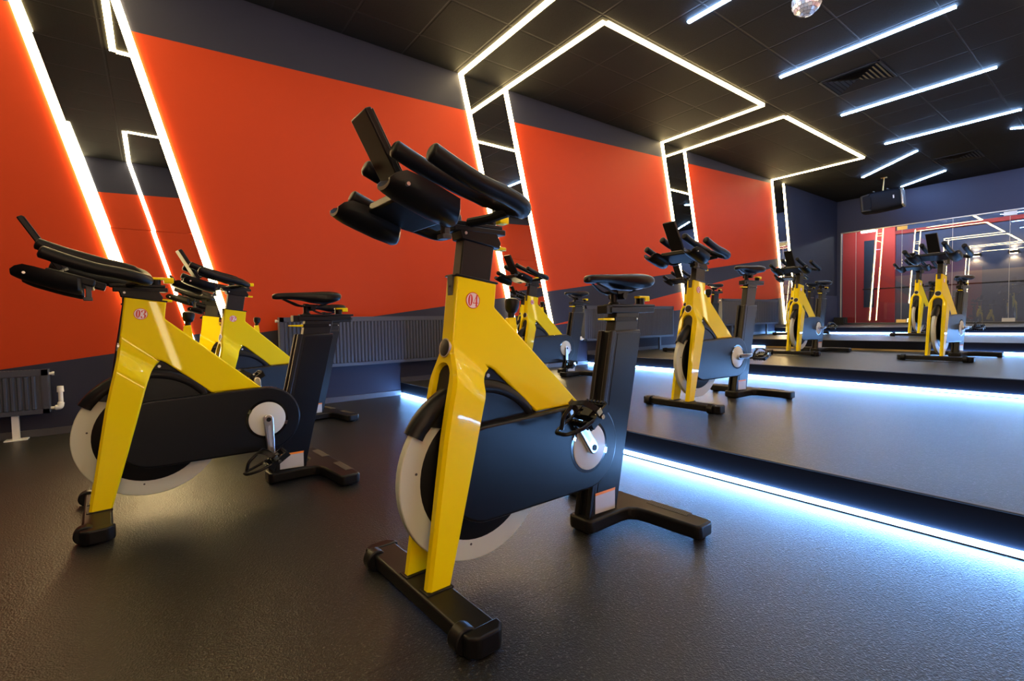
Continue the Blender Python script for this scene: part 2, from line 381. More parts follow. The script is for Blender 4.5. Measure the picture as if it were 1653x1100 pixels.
# ================================================================== LIGHT LINES
SL = 0.235      # lean of the wall runs: metres of X per metre down
def x1(k): return [-0.79, 2.80, 6.39, 9.96][k + 1]
def x2(k): return [-0.21, 3.40, 6.98, 10.46][k + 1]
def slope(k): return [0.262, 0.238, 0.238, 0.205][k + 1]
ZB = {-1: 0.32, 0: 0.40, 1: 0.45, 2: 0.567}
def wall_run(parent, xt, k, side, w=0.056):
    y = WY if side > 0 else OY; zb = ZB[k]; xb = xt + slope(k) * (CZ - zb)
    h = w / 2
    mb = MB()
    ya, yb = (y - 0.014, y - 0.001) if side > 0 else (y + 0.001, y + 0.014)
    mb.prism([(xt - h, CZ - 0.002), (xt + h, CZ - 0.002), (xb + h, zb), (xb - h, zb)], ya, yb, 'y')
    mb.build('wall_run', M['warm'] if side > 0 else M['warm_dim'], parent, smooth=0)
def ceil_run(parent, x0, x1_, y0, y1, side=1):
    MB().box(x0, x1_, y0, y1, CZ - 0.012, CZ - 0.001).build('ceiling_run', M['warm'] if side > 0 else M['warm_dim'], parent, smooth=0)
def light_line(k0, side, label):
    # from the right line of gate k0 up the wall, round the ceiling, down the left line of gate k0+1
    o = empty('light_line', (0, 0, 0)); tag(o, label, 'LED light line', 'warm white light lines')
    yw = WY if side > 0 else OY; ye = 3.04 if side > 0 else 2 * MID - 3.04
    w = 0.026
    a = x2(k0) if k0 is not None else -3.0
    lo, hi = min(yw - side * 0.014, ye), max(yw - side * 0.014, ye)
    kk = (k0 if k0 is not None else -2) + 1
    if k0 is not None: wall_run(o, a, k0, side); 
    if kk <= 2:
        b = x1(kk); wall_run(o, b, kk, side)
        ceil_run(o, a - w, a + w, lo, hi, side); ceil_run(o, b - w, b + w, lo, hi, side)
        ceil_run(o, a + w, b - w, ye - w, ye + w, side)
    return o
LN = {None: 'warm light line at the far left edge, up the red wall and over the ceiling',
      -1: 'warm light line framing the red wall behind bikes 02 and 03', 0: 'warm light line framing the red wall behind bikes 04 and 06, largest on the ceiling',
      1: 'warm light line framing the red wall behind bike 05, small ceiling rectangle', 2: 'single warm light line up the dark wall, closest to the glass'}
for k in (None, -1, 0, 1, 2):
    light_line(k, 1, LN[k])
for k in (None, -1, 0, 1, 2):
    light_line(k, -1, 'warm light line on the opposite wall seen only in mirrors, ' + {None: 'nearest the back', -1: 'second from the back', 0: 'third from the back', 1: 'fourth from the back', 2: 'next to the glass'}[k])
# mirrors between the two lines of each gate, two sheets one above the other
def mirror(k, side, label):
    y = WY if side > 0 else OY
    o = empty('wall_mirror', (0, y, 0)); tag(o, label, 'mirror', 'leaning mirrors between the light lines')
    zs = [(CZ - 0.003, 1.472), (1.468, ZB[k])]
    for j, (za, zb) in enumerate(zs):
        xa, xb = x1(k) + slope(k) * (CZ - za), x1(k) + slope(k) * (CZ - zb)
        xc, xd = x2(k) + slope(k) * (CZ - za), x2(k) + slope(k) * (CZ - zb)
        t0, t1 = -side * 0.006, -side * 0.001
        d = side * (0.0 if j == 0 else -0.004)
        mb = MB(); h = 0.028
        P = [(xa + h, za), (xc - h, za), (xd - h, zb), (xb + h, zb)]
        vs = [(x, t0 + (d if i >= 2 else 0), z) for i, (x, z) in enumerate(P)] + [(x, t1, z) for x, z in P]
        mb.add(vs, [(3, 2, 1, 0), (4, 5, 6, 7), (0, 1, 5, 4), (1, 2, 6, 5), (2, 3, 7, 6), (3, 0, 4, 7)])
        mb.build('mirror_sheet', M['mirror'], o, smooth=0)
for k, l in ((-1, 'leaning wall mirror between the thick light lines at the left'), (0, 'leaning wall mirror behind bikes 04 and 06'),
             (1, 'leaning wall mirror behind bike 05'), (2, 'narrow leaning wall mirror closest to the glass')):
    mirror(k, 1, l)
# blue-white bars on the ceiling
bars = [((4.04, 2.60), (4.04, 1.09), 'blue-white ceiling bar at the top edge of the photo, left of the mirrored ball'), ((5.81, 2.58), (5.81, 1.09), 'longest blue-white ceiling bar, in front of the square vent'),
        ((7.60, 2.58), (7.60, 1.08), 'blue-white ceiling bar just behind the square vent'), ((9.45, 2.60), (9.45, 1.10), 'blue-white ceiling bar, last of the parallel ones'),
        ((10.31, 2.40), (11.34, 3.48), 'slanting blue-white ceiling bar in front of the hanging speaker'), ((10.285, 1.30), (11.31, 0.22), 'slanting blue-white ceiling bar cut by the right edge of the photo'),
        ((12.20, 2.41), (12.89, 3.25), 'slanting blue-white ceiling bar behind the hanging speaker'), ((12.20, 1.30), (12.89, 0.45), 'slanting blue-white ceiling bar far back at the right edge'),
        ((2.25, 2.60), (2.25, 1.09), 'blue-white ceiling bar above bike 04, over the top edge')]
for a, b, l in bars:
    A, B = Vector((*a, 0)), Vector((*b, 0)); d = (B - A).normalized(); n = Vector((-d.y, d.x, 0)) * 0.016
    o = empty('ceiling_bar_light', (*a, CZ)); tag(o, l, 'ceiling light', 'blue-white ceiling bars')
    P = [(-n), (n), (B - A + n), (B - A - n)]
    MB().prism([(p.x, p.y) for p in P], -0.016, -0.001, 'z').build('diffuser', M['cool'], o, smooth=0)
# light at the foot of each step
segs = [(0, 4.56, OY, 'light bar at the foot of the nearest step'), (1, 4.56, OY, 'light bar at the foot of the second step'),
        (2, 4.56, 3.50, 'light bar at the foot of the third step, short piece at the wall'), (2, 1.60, OY, 'light bar at the foot of the third step, right-hand piece'),
        (3, 4.56, OY, 'light bar at the foot of the last step before the glass')]
for i, a, b, l in segs:
    x, z = STEPS[i][0], (0 if i == 0 else STEPS[i - 1][1])
    o = empty('step_light', (x, 0, z)); tag(o, l, 'step light', 'light bars under the steps')
    MB().box(-0.010, -0.001, b, a, 0.005, 0.023).build('diffuser', M['step'], o, smooth=0)
    MB().box(-0.012, -0.0005, b, a, 0.0005, 0.005).build('channel', M['alu'], o, smooth=0)
o = empty('step_light', (STEPS[2][0], 0, STEPS[1][1])); tag(o, 'unlit middle channel at the foot of the third step', 'step light', 'light bars under the steps')
MB().box(-0.012, -0.0005, 1.62, 3.48, 0.0005, 0.022).build('channel', M['brass'], o, smooth=0)

# ================================================================== THE BIKE (local: x forward, y left, z up)
WC = (-0.121, 0.302)      # flywheel axle
CC = (-0.532, 0.307)      # crank axle
def sstep(a, b, t): t = max(0, min(1, (t - a) / (b - a))); return t * t * (3 - 2 * t)
HB, SD = [], []           # names of the parts that ride on the two sliding posts
def make_bike():
    t = empty('spinning_bike')
    # ---- yellow frame: fork legs lofted into the head, flat head + down tube slab
    mb = MB()
    for s in (1, -1):
        rows = []
        fx = [(0.05, .081), (.22, .053), (.404, .024), (.50, .004), (.566, -.011), (.609, -.020), (.667, -.0285), (.72, -.035)]
        rx = [(0.05, .014), (.184, -.023), (.365, -.071), (.47, -.098), (.517, -.111), (.552, -.124), (.575, -.138), (.592, -.155)]
        # front z / rear z pairs
        zz = [(.05, .05), (.15, .13), (.30, .26), (.42, .365), (.50, .44), (.545, .48), (.570, .500), (.590, .515), (.600, .525), (.607, .533), (.612, .539), (.615, .543), (.6168, .5445), (.630, .556), (.645, .566), (.667, .580), (.70, .592)]
        def itp(T, z):
            for (a, xa), (b, xb) in zip(T, T[1:]):
                if z <= b: return xa + (xb - xa) * (z - a) / (b - a)
            return T[-1][1]
        for zf, zr in zz:
            yo_f = .069 - .042 * sstep(.555, .675, zf); yo_r = .069 - .042 * sstep(.512, .585, zr)
            if zf < .545: yi = .0445 - .006 * (zf - .05) / .5
            else:
                q = max(0, .038 ** 2 - (zf - .579) ** 2) if zf > .579 else .0385 ** 2
                yi = q ** .5
                if zf > .6165: yi = 0.0
            xf, xr = itp(fx, zf), itp(rx, zr)
            c = .006
            ring = [(xf, yi, zf), (xf, yo_f - .009, zf), (xf - .008, yo_f, zf), (xr + c, yo_r, zr), (xr, yo_r - c, zr), (xr, min(yi, yo_r - .012), zr)]
            rows.append([(x, s * y, z) for x, y, z in ring])
        mb.loft(rows)
    fr = mb.build('frame', M['yellow'], t, smooth=40)
    slab = MB()
    poly = [(-.030, .625), (-.030, .667), (-.053, .848), (-.185, .829), (-.177, .762), (-.196, .745), (-.329, .624), (-.520, .4485), (-.327, .4455), (-.172, .586), (-.160, .593), (-.146, .598)]
    slab.prism(poly, -.0265, .0265, 'y')
    sl = slab.build('head_and_down_tube', M['yellow'], t, bevel=.006, seg=3)
    MB().prism([(-.045, .8465), (-.051, .8525), (-.190, .833), (-.188, .827)], -.028, .028, 'y').build('collar', M['black'], sl, bevel=.002)
    mb = MB().box(-.058, -.046, -.013, .013, .795, .85)
    mb.cyl((-.046, 0, .82), (-.042, 0, .82), .004, n=10)
    mb.build('height_scale', M['dkgrey'], t, bevel=.002)
    # slot liner, fork cap
    MB().prism([(.000, .44), (-.008, .50), (-.024, .566), (-.034, .612), (-.035, .615), (-.048, .615), (-.058, .58), (-.075, .50), (-.075, .44)], -.0375, .0375, 'y').build('fork_liner', M['vent'], t, bevel=.002)
    n = Vector((1, 0, .18)).normalized()
    c = Vector((-.0255, 0, .655))
    cap = MB().lathe([(.0, .004), (.015, .0038), (.0225, .002), (.0235, -.012)], c, n, 28).build('fork_cap', M['vent'], t)
    MB().ring(c, n, .0232, .0256, -.012, .002, 32).build('cap_rim', M['steel'], cap)
    # notch plate with a screw
    pl = MB().prism([(-.10, .50), (-.118, .565), (-.145, .592), (-.165, .592), (-.34, .44), (-.09, .43)], -.018, .018, 'y').build('wheel_shroud', M['black'], t, bevel=.003)
    MB().cyl((-.152, .018, .571), (-.152, .0215, .571), .0055, n=12).build('screw', M['steel'], pl)
    # ---- flywheel
    fw = MB().ring((WC[0], 0, WC[1]), (0, 1, 0), .10, .245, -.012, .012, 72)
    fwo = fw.build('flywheel', M['rim'], t, bevel=.003, seg=2)
    mb = MB().lathe([(.02, .020), (.13, .019), (.180, .0145), (.187, .0125), (.187, -.0125), (.180, -.0145), (.13, -.019), (.02, -.020)], (WC[0], 0, WC[1]), (0, 1, 0), 56)
    hd = mb.build('hub_disc', M['black'], fwo)
    for a in (10, 100, 190, 280):
        e = R(a); p = Vector((WC[0] + .20 * cos(e), 0, WC[1] + .20 * sin(e)))
        MB().cyl(p + Vector((0, -.0128, 0)), p + Vector((0, .0128, 0)), .0035, n=10).build('rim_bolt', M['dkgrey'], fwo)
    # ---- mudguard: rounded shell over the wheel from the front lip to the guard
    rings = []
    for i in range(23):
        a = R(33 + (140 - 33) * i / 22)
        ro = .262 + .006 * sin(pi * i / 22)
        hw = .031 if i > 1 else .027
        pr = []
        for j in range(9):
            b = R(-12 + 204 * j / 8)
            pr.append((ro - .034 + .034 * max(sin(b), -.2), hw * cos(b)))
        for j in range(8, -1, -1):
            b = R(-12 + 204 * j / 8)
            pr.append((ro - .038 + .034 * max(sin(b), -.2), (hw - .004) * cos(b)))
        rings.append([(WC[0] + q * cos(a), y, WC[1] + q * sin(a)) for q, y in pr])
    MB().loft(rings).build('mudguard', M['black'], t, smooth=50)
    # ---- chain guard, tapered stadium on the left
    poly = arc(CC[0], CC[1], .143, 91, 268, 28)                    # round the crank
    poly += arc(WC[0] - .006, WC[1] + .003, .134, 268, 452, 24)
    mb = MB().prism(poly, .012, .054, 'y')
    g = mb.build('chain_guard', M['guard'], t, bevel=.008, seg=4, smooth=40)
    MB().ring((CC[0], .0538, CC[1]), (0, 1, 0), .075, .087, -.004, .0012, 48).build('guard_recess', M['recess'], g)
    cv = MB().lathe([(.0, .006), (.070, .0055), (.076, .003), (.0765, -.004)], (CC[0], .0538, CC[1]), (0, 1, 0), 48).build('crank_cover', M['cover'], g)
    mb = MB()
    for a in (-18, 150):
        mb.box(-.006, .006, -.002, .0045, -.009, .009, Matrix.Translation((CC[0] - .081 * cos(R(a)), .0538, CC[1] + .081 * sin(R(a)))) @ Matrix.Rotation(R(a), 4, 'Y'))
    mb.build('cover_clip', M['chrome'], g)
    MB().lathe([(.0, .0), (.07, 0), (.076, -.006), (.076, -.03)], (CC[0], -.012, CC[1]), (0, -1, 0), 36).build('crank_hub', M['black'], t)
    # inner wheel cover plate
    MB().prism(arc(WC[0], WC[1], .242, 40, 142, 18) + [(-.312, .43), (-.08, .43)], .020, .026, 'y').build('wheel_cover', M['guard'], t, bevel=.002)
    # ---- cranks and pedals
    def crank(s):
        y0 = .062
        mb = MB()
        L = .165
        poly = arc(0, 0, .021, 0, 180, 10) + arc(0, -L, .0145, 180, 360, 8)
        mb.prism(poly, 0, .015, 'y')
        if s < 0: mb.v = [(x, -y, z) for x, y, z in mb.v]
        arm = mb.build('crank_arm', M['silver'], t, bevel=.004, seg=3)
        arm.location = (CC[0], s * y0, CC[1])
        m2 = MB().box(-.006, .006, s * .0145, s * .0155, -.125, -.03)
        m2.build('crank_groove', M['steel'], arm)
        MB().cyl((0, s * .0148, 0), (0, s * .017, 0), .010, n=16).build('crank_bolt', M['black'], arm)
        # pedal (spins on its own axle): body, toe cage and strap
        p = MB()
        p.m(1).cyl((0, s * .012, 0), (0, s * .125, 0), .007, n=12)
        p.m(0)
        for yy in (.030, .112): p.box(-.045, .045, s * yy - .004, s * yy + .004, -.012, .012)
        for xx in (-.042, -.014, .014, .042): p.box(xx - .005, xx + .005, min(s * .03, s * .112), max(s * .03, s * .112), -.009, .009)
        for xx in (-.045, .045):
            for k in range(6): p.box(xx - .004, xx + .004, s * (.036 + .014 * k) - .003, s * (.036 + .014 * k) + .003, -.015, .015)
        p.box(-.020, .020, min(s * .055, s * .09), max(s * .055, s * .09), -.016, .016)
        cage = spline([(.030, s * .112, .008), (.080, s * .108, .020), (.118, s * .092, .034), (.126, s * .071, .040), (.118, s * .050, .034), (.080, s * .034, .020), (.030, s * .030, .008)], 6)
        p.tube(cage, .0058, 8)
        cage2 = spline([(.112, s * .071, .044), (.085, s * .071, .066), (.045, s * .071, .072)], 6)
        p.tube(cage2, .0065, 8)
        st = spline([(.0, s * .030, -.004), (.005, s * .024, .030), (.020, s * .045, .066), (.035, s * .071, .074), (.020, s * .100, .066), (.005, s * .119, .030), (.0, s * .113, -.004)], 6)
        rr = []
        for q in st: rr.append([(q.x - .010, q.y, q.z), (q.x + .010, q.y, q.z), (q.x + .010, q.y * 1.0, q.z + .002), (q.x - .010, q.y, q.z + .002)])
        p.loft(rr)
        p.m(1).box(-.007, .012, s * .117, s * .124, .012, .030)
        po = p.build('pedal', [M['black'], M['chrome']], arm, bevel=.0015, seg=1)
        po.location = (0, s * .012, -L)
        return arm
    crank(1); crank(-1)
    # ---- front stabilizer
    mb = MB()
    body = [(-.283, .018), (-.262, .006), (.262, .006), (.283, .018), (.283, .034), (.262, .046), (-.262, .046), (-.283, .034)]
    P = [(.014, -.255), (.028, -.283), (.078, -.283), (.098, -.262), (.098, .262), (.078, .283), (.028, .283), (.014, .255)]
    mb.prism(P, .008, .049, 'z')
    fs = mb.build('front_stabilizer', M['matte'], t, bevel=.007, seg=3)
    for s in (1, -1):
        MB().cyl((.090, s * .215, .029), (.090, s * .252, .029), .030, n=24).build('transport_roller', M['rubber'], fs, bevel=.004)
        mb = MB().prism([(.007, s * .250), (.010, s * .272), (.028, s * .290), (.082, s * .290), (.103, s * .272), (.104, s * .250)], .004, .052, 'z')
        mb.build('end_cap', M['black'], fs, bevel=.006, seg=3)
        MB().cyl((.05, s * .262, 0), (.05, s * .262, .012), .02, n=16).build('foot', M['rubber'], fs)
        MB().box(.012, .088, min(s * .034, s * .077), max(s * .034, s * .077), .045, .052).build('fork_socket', M['black'], fs, bevel=.002)
    # ---- rear base: centre beam and crossbar in one casting
    c = []
    c += [(-.532, -.035), (-.545, -.052)]
    c += [(-.70, -.054), (-.730, -.060), (-.748, -.082), (-.754, -.12), (-.760, -.300), (-.772, -.312), (-.838, -.312), (-.850, -.300)]
    c += [(x, -y) for x, y in c[::-1]]
    rb = MB().prism(c, .006, .052, 'z').build('rear_base', M['matte'], t, bevel=.009, seg=3)
    for s in (1, -1):
        mb = MB()
        a, b = sorted((s * .075, s * .235))
        mb.box(-.846, -.812, a, b, .051, .0535)
        for k in range(5): mb.box(-.843 + .0062 * k, -.840 + .0062 * k, a, b, .0535, .0545)
        mb.build('tread_strip', M['strip_grey'], rb)
        MB().cyl((-.805, s * .285, 0), (-.805, s * .285, .012), .02, n=16).build('foot', M['rubber'], rb)
    MB().box(-.56, -.545, -.03, .03, 0, .01).build('foot', M['rubber'], rb)
    # ---- seat column
    mb = MB()
    mb.prism([(-.560, .045), (-.700, .045), (-.713, .123), (-.745, .264), (-.852, .683), (-.700, .681)], -.030, .030, 'y')
    co = mb.build('seat_column', M['post'], t, bevel=.005, seg=3)
    for s in (1, -1):
        MB().prism([(-.545, .050), (-.562, .050), (-.706, .683), (-.684, .683)], s * .016, s * .033, 'y').build('column_rail', M['post'], co, bevel=.004)
        MB().prism([(-.588, .10), (-.697, .06), (-.748, .27), (-.849, .672), (-.716, .672)], s * .0295, s * .0315, 'y').build('side_panel', M['guard'], co, bevel=.0008)
    lb = MB().prism([(-.584, .122), (-.688, .120), (-.687, .054), (-.582, .060)], .0315, .0325, 'y').build('warning_label', M['label'], co)
    MB().prism([(-.584, .130), (-.690, .128), (-.688, .1195), (-.584, .1215)], .0316, .0327, 'y').build('label_band', M['orange'], co)
    # ---- seat post, slider, saddle
    mb = MB().prism([(-.650, .40), (-.765, .40), (-.856, .748), (-.724, .748)], -.021, .021, 'y')
    sp = mb.build('seat_post', M['post'], t, bevel=.004); SD.append(sp)
    mb = MB().prism([(-.712, .715), (-.712, .731), (-.84, .731), (-.84, .715)], -.0245, .0245, 'y')
    mb.m(1).cyl((-.835, .0235, .723), (-.835, .028, .723), .004, n=10)
    mb.build('clamp_band', [M['black'], M['steel']], sp, bevel=.002)
    MB().prism([(-.650, .7205), (-.712, .7180), (-.712, .7275), (-.650, .7265)], -.004, .022, 'y').build('clamp_lever', M['yellow'], sp, bevel=.002).location = (0, 0, 0)
    mb = MB().box(-.945, -.690, -.026, .026, .746, .766)
    mb.box(-.960, -.700, -.020, .020, .7665, .777)
    mb.box(-.700, -.668, -.022, .022, .742, .772)
    sl2 = mb.build('seat_slider', M['matte'], t, bevel=.0025); SD.append(sl2)
    mb = MB().cyl((-.890, 0, .777), (-.890, 0, .800), .017, n=20)
    mb.build('knob_stem', M['black'], sl2)
    MB().prism([(-.872, .800), (-.872, .809), (-.934, .809), (-.934, .789), (-.905, .789), (-.905, .800)], -.014, .014, 'y').build('slider_knob', M['yellow'], sl2, bevel=.003)
    # saddle body by sections along x
    sec = [(-.584, .006, .863, .853), (-.590, .015, .872, .846), (-.606, .021, .8775, .8455), (-.64, .026, .8805, .847), (-.68, .032, .882, .846), (-.72, .043, .8835, .836),
           (-.755, .057, .8855, .826), (-.79, .072, .888, .818), (-.825, .083, .890, .816), (-.855, .086, .888, .824), (-.875, .080, .884, .834), (-.886, .064, .877, .850), (-.8895, .036, .870, .858)]
    rings = []
    for x, w, zt, zb in sec:
        r = []
        for j in range(20):
            a = 2 * pi * j / 20; ca, sa = cos(a), sin(a)
            y = w * math.copysign(abs(ca) ** .75, ca)
            dip = -.004 * math.exp(-(y / .012) ** 2) if -.87 < x < -.62 else 0
            z = (zt + zb) / 2 + (zt - zb) / 2 * math.copysign(abs(sa) ** (.6 if sa > 0 else .9), sa)
            if sa < -.3 and abs(ca) < .75: z += (zt - zb) * .12 * (1 if w > .04 else .2)
            r.append((x, y, z + (dip if sa > 0 else 0)))
        rings.append(r)
    sa_ = MB().loft(rings).build('saddle', M['saddle'], t, smooth=60); SD.append(sa_)
    ss = sa_.modifiers.new('sub', 'SUBSURF'); ss.levels = 1; ss.render_levels = 1
    mb = MB()
    for s in (1, -1):
        mb.tube(spline([(-.630, s * .010, .850), (-.670, s * .020, .832), (-.705, s * .022, .818), (-.77, s * .022, .815), (-.81, s * .024, .822), (-.85, s * .034, .842)], 5), .0038, 8)
    mb.build('saddle_rail', M['black'], sa_)
    mb = MB().cyl((-.735, 0, .777), (-.735, 0, .828), .0135, n=16).cyl((-.735, 0, .775), (-.735, 0, .784), .022, .016, n=16)
    mb.cyl((-.758, -.034, .806), (-.758, .034, .806), .013, n=14).box(-.782, -.722, -.03, .03, .812, .824)
    mb.build('saddle_clamp', M['black'], sa_, bevel=.001, seg=1)
    # ---- handlebar post and slider
    hp = MB().prism([(-.030, .62), (-.085, .972), (-.190, .972), (-.135, .64)], -.0205, .0205, 'y').build('handlebar_post', M['post'], t, bevel=.004); HB.append(hp)
    MB().prism([(-.066, .978), (-.073, .946), (-.20, .928), (-.205, .945), (-.19, .972)], -.0255, .0255, 'y').build('post_clamp', M['black'], hp, bevel=.003)
    MB().cyl((-.084, .025, .962), (-.084, .0285, .962), .0042, n=10).build('screw', M['steel'], hp)
    MB().prism([(-.19, .930), (-.236, .927), (-.236, .936), (-.19, .941)], -.012, .010, 'y').build('clamp_lever', M['yellow'], hp, bevel=.002)
    mb = MB().box(-.222, -.050, -.026, .026, .967, .983).box(-.215, -.040, -.021, .021, .9835, .995)
    hs = mb.build('handlebar_slider', M['matte'], t, bevel=.003); HB.append(hs)
    MB().cyl((-.185, 0, .995), (-.185, 0, 1.016), .017, n=20).build('knob_stem', M['black'], hs)
    MB().prism([(-.166, 1.016), (-.166, 1.026), (-.244, 1.026), (-.244, 1.004), (-.212, 1.004), (-.212, 1.016)], -.015, .015, 'y').build('slider_knob', M['yellow'], hs, bevel=.003)
    # ---- handlebar: two long grips a side, joined by a loop at the back
    for s in (1, -1):
        path = [(.126, .222, 1.077), (.079, .222, 1.058), (.029, .222, 1.040), (-.013, .222, 1.028), (-.066, .221, 1.018), (-.112, .217, 1.006), (-.136, .203, .999), (-.147, .178, 1.000),
                (-.147, .140, 1.012), (-.140, .108, 1.026), (-.119, .090, 1.037), (-.075, .084, 1.052), (-.029, .083, 1.063), (.015, .083, 1.076), (.063, .083, 1.090), (.105, .083, 1.105), (.142, .083, 1.120)]
        path = spline([(x, s * y, z) for x, y, z in path], 4)
        k = len(path)
        rad = [.0208 if (i < k * .42 or i > k * .62) else .0175 for i in range(k)]
        gb = MB().tube(path, rad, 14).build('grip_bar', M['rubber'], t, smooth=60); HB.append(gb)
        # bracket from the loop to the slider
        MB().tube(spline([(-.143, s * .13, 1.004), (-.125, s * .07, .996), (-.10, s * .02, .992)], 5), .013, 10).build('cross_tube', M['matte'], gb)
        # bottle holder: shallow trough, open above
        ax0, ax1 = Vector((.034, s * .150, .995)), Vector((.205, s * .150, 1.050))
        rings = []
        prof = [(.0, .62, .0, -.050), (.06, .92, .0, -.056), (.35, 1.0, .0, -.058), (.65, 1.0, .0, -.056), (.82, .93, -.002, -.054), (.93, .80, -.014, -.050), (1.0, .62, -.028, -.046)]
        for u, wf, top, bot in prof:
            c0 = ax0.lerp(ax1, u); w = .052 * wf; r = []
            for j in range(13):
                a = pi * j / 12
                r.append((c0.x, c0.y - w * cos(a), c0.z + top + (bot - top) * sin(a) ** .7))
            for j in range(12, -1, -1):
                a = pi * j / 12
                r.append((c0.x, c0.y - (w - .006) * cos(a), c0.z + top + (bot - top + .008) * sin(a) ** .7))
            rings.append(r)
        bh = MB().loft(rings).build('bottle_holder', M['black'], t, smooth=50); HB.append(bh)
        if s > 0:
            mb = MB().box(.010, .026, .078, .098, .935, .985).box(.004, .034, .072, .104, .978, .990).box(.008, .034, .074, .102, .926, .938)
            mb.build('holder_clip', M['dkgrey'], bh, bevel=.002)
        MB().cyl((.172, s * .190, 1.010), (.172, s * .2005, 1.010), .0042, n=10).build('rivet', M['steel'], bh)
    # console plate between the holders, tablet holder
    q = Matrix.Translation((.070, 0, 1.010)) @ Matrix.Rotation(R(-17), 4, 'Y')
    cp = MB().box(-.075, .062, -.108, .108, -.016, .012, q).build('console_plate', M['matte'], t, bevel=.006, seg=2); HB.append(cp)
    MB().box(-.02, .055, -.045, .045, .0125, .0145, q).build('console_panel', M['label'], cp)
    MB().box(-.105, -.06, -.03, .03, -.012, .014, q).build('console_neck', M['matte'], cp, bevel=.004)
    ang = math.atan2(.195, .105)
    q = Matrix.Translation((.091, 0, 1.037)) @ Matrix.Rotation(pi / 2 - ang, 4, 'Y')
    mb = MB().box(-.009, .009, -.044, .044, 0, .205, q)
    th = mb.build('tablet_holder', M['matte'], t, bevel=.004, seg=2); HB.append(th)
    MB().box(-.0105, -.0088, -.038, .038, .012, .197, q).build('screen', M['screen'], th)
    MB().box(-.022, -.009, -.044, .044, .0, .012, q).box(-.012, -.009, .038, .044, .0, .2, q).box(-.012, -.009, -.044, -.038, .0, .2, q).build('ledge', M['dkgrey'], th, bevel=.002, seg=1)
    # ---- resistance knob on its stem above the down tube
    st = MB().prism([(-.236, .690), (-.242, .732), (-.266, .735), (-.274, .655)], -.011, .011, 'y').build('knob_bracket', M['yellow'], t, bevel=.002)
    kn = MB().lathe([(.010, -.030), (.0105, -.012), (.017, -.006), (.0205, .004), (.0228, .022), (.0205, .029), (.012, .033), (.0, .034)], (-.2585, 0, .758), (-.12, 0, 1), 24).build('resistance_knob', M['rubber'], t)
    return t

# ---- digits of the number badges: thick and thin strokes, drawn in a unit box (x right, y up)
def ribbon(pts, ws):
    P = [Vector((p[0], p[1])) for p in pts]; L_, R_ = [], []
    for i, p in enumerate(P):
        d = (P[min(i + 1, len(P) - 1)] - P[max(i - 1, 0)]).normalized(); n = Vector((-d.y, d.x)) * ws[i] / 2
        L_.append(p + n); R_.append(p - n)
    return [(L_[i], L_[i + 1], R_[i + 1], R_[i]) for i in range(len(P) - 1)]
def curve2(pts, ws, n=7):
    q = spline([(p[0], p[1], w) for p, w in zip(pts, ws)], n); return ribbon([(v.x, v.y) for v in q], [v.z for v in q])
def digit(ch):
    out = []
    if ch == '0':
        n = 28
        for i in range(n):
            a, b = 2 * pi * i / n, 2 * pi * (i + 1) / n
            o = lambda t: Vector((.24 * cos(t), .5 * sin(t))); q = lambda t: Vector((.055 * cos(t), .42 * sin(t)))
            out.append((o(a), o(b), q(b), q(a)))
    elif ch == '4':
        out += ribbon([(.10, .5), (.10, -.5)], [.17, .17]); out += ribbon([(.13, .5), (-.25, -.2)], [.05, .05])
        out += ribbon([(-.27, -.20), (.26, -.20)], [.07, .07]); out += ribbon([(-.02, -.475), (.22, -.475)], [.05, .05])
    elif ch == '3':
        out += curve2([(-.21, .25), (-.16, .43), (.02, .48), (.14, .36), (.15, .22), (.08, .08), (-.06, .02)], [.16, .10, .05, .14, .17, .10, .04])
        out += curve2([(-.06, .02), (.09, -.03), (.17, -.18), (.15, -.36), (.01, -.48), (-.17, -.43), (-.21, -.25)], [.04, .10, .18, .14, .05, .10, .16])
    elif ch == '2':
        out += curve2([(-.20, .22), (-.15, .42), (.02, .48), (.15, .36), (.15, .16), (.0, -.12), (-.20, -.40)], [.15, .10, .05, .15, .17, .10, .06])
        out += ribbon([(-.24, -.42), (.0, -.44), (.22, -.40)], [.06, .17, .10]); out += ribbon([(.21, -.46), (.23, -.22)], [.05, .04])
    elif ch == '5':
        out += ribbon([(-.17, .45), (.20, .45)], [.10, .13]); out += ribbon([(-.17, .47), (-.18, .04)], [.05, .05])
        out += curve2([(-.17, .06), (-.02, .16), (.14, .06), (.17, -.16), (.12, -.38), (-.03, -.48), (-.18, -.42), (-.20, -.26)], [.04, .07, .14, .18, .14, .05, .10, .15])
    elif ch == '6':
        out += curve2([(.17, .34), (.10, .46), (-.04, .44), (-.15, .20), (-.17, -.15), (-.10, -.42), (.02, -.48)], [.12, .07, .08, .16, .17, .12, .05])
        out += curve2([(.02, -.48), (.14, -.36), (.16, -.18), (.10, .0), (-.02, .04), (-.14, -.06)], [.05, .14, .17, .10, .05, .04])
    return out
def badge(parent, txt):
    c = (-.101, .0266, .781)
    b = MB().lathe([(.0, .0011), (.0218, .001), (.0222, 0)], c, (0, 1, 0), 36).build('number_badge', M['badge'], parent)
    b['label'] = 'round white badge with a red ring' + (' and the number ' + txt if txt else '')
    MB().ring(c, (0, 1, 0), .0205, .0224, .0, .0014, 36).build('badge_ring', M['red_ink'], b)
    if not txt: return
    mb = MB(); k = 0
    for i, ch in enumerate(txt):
        for quad in digit(ch):
            vs = []
            for p in quad:
                u = (p.x + .10 * p.y) * .0310 + (-.0084 if i == 0 else .0086); w = p.y * .0315 - (.0010 if i else -.0010)
                # seen from the left side forward (+x) is at the reader's left
                vs.append((c[0] - u, c[1] + .0013 + .00005 * (k % 3), c[2] + w))
            k += 1
            mb.add(vs, [(0, 1, 2, 3)])
    mb.build('number', M['red_ink'], b, smooth=0)

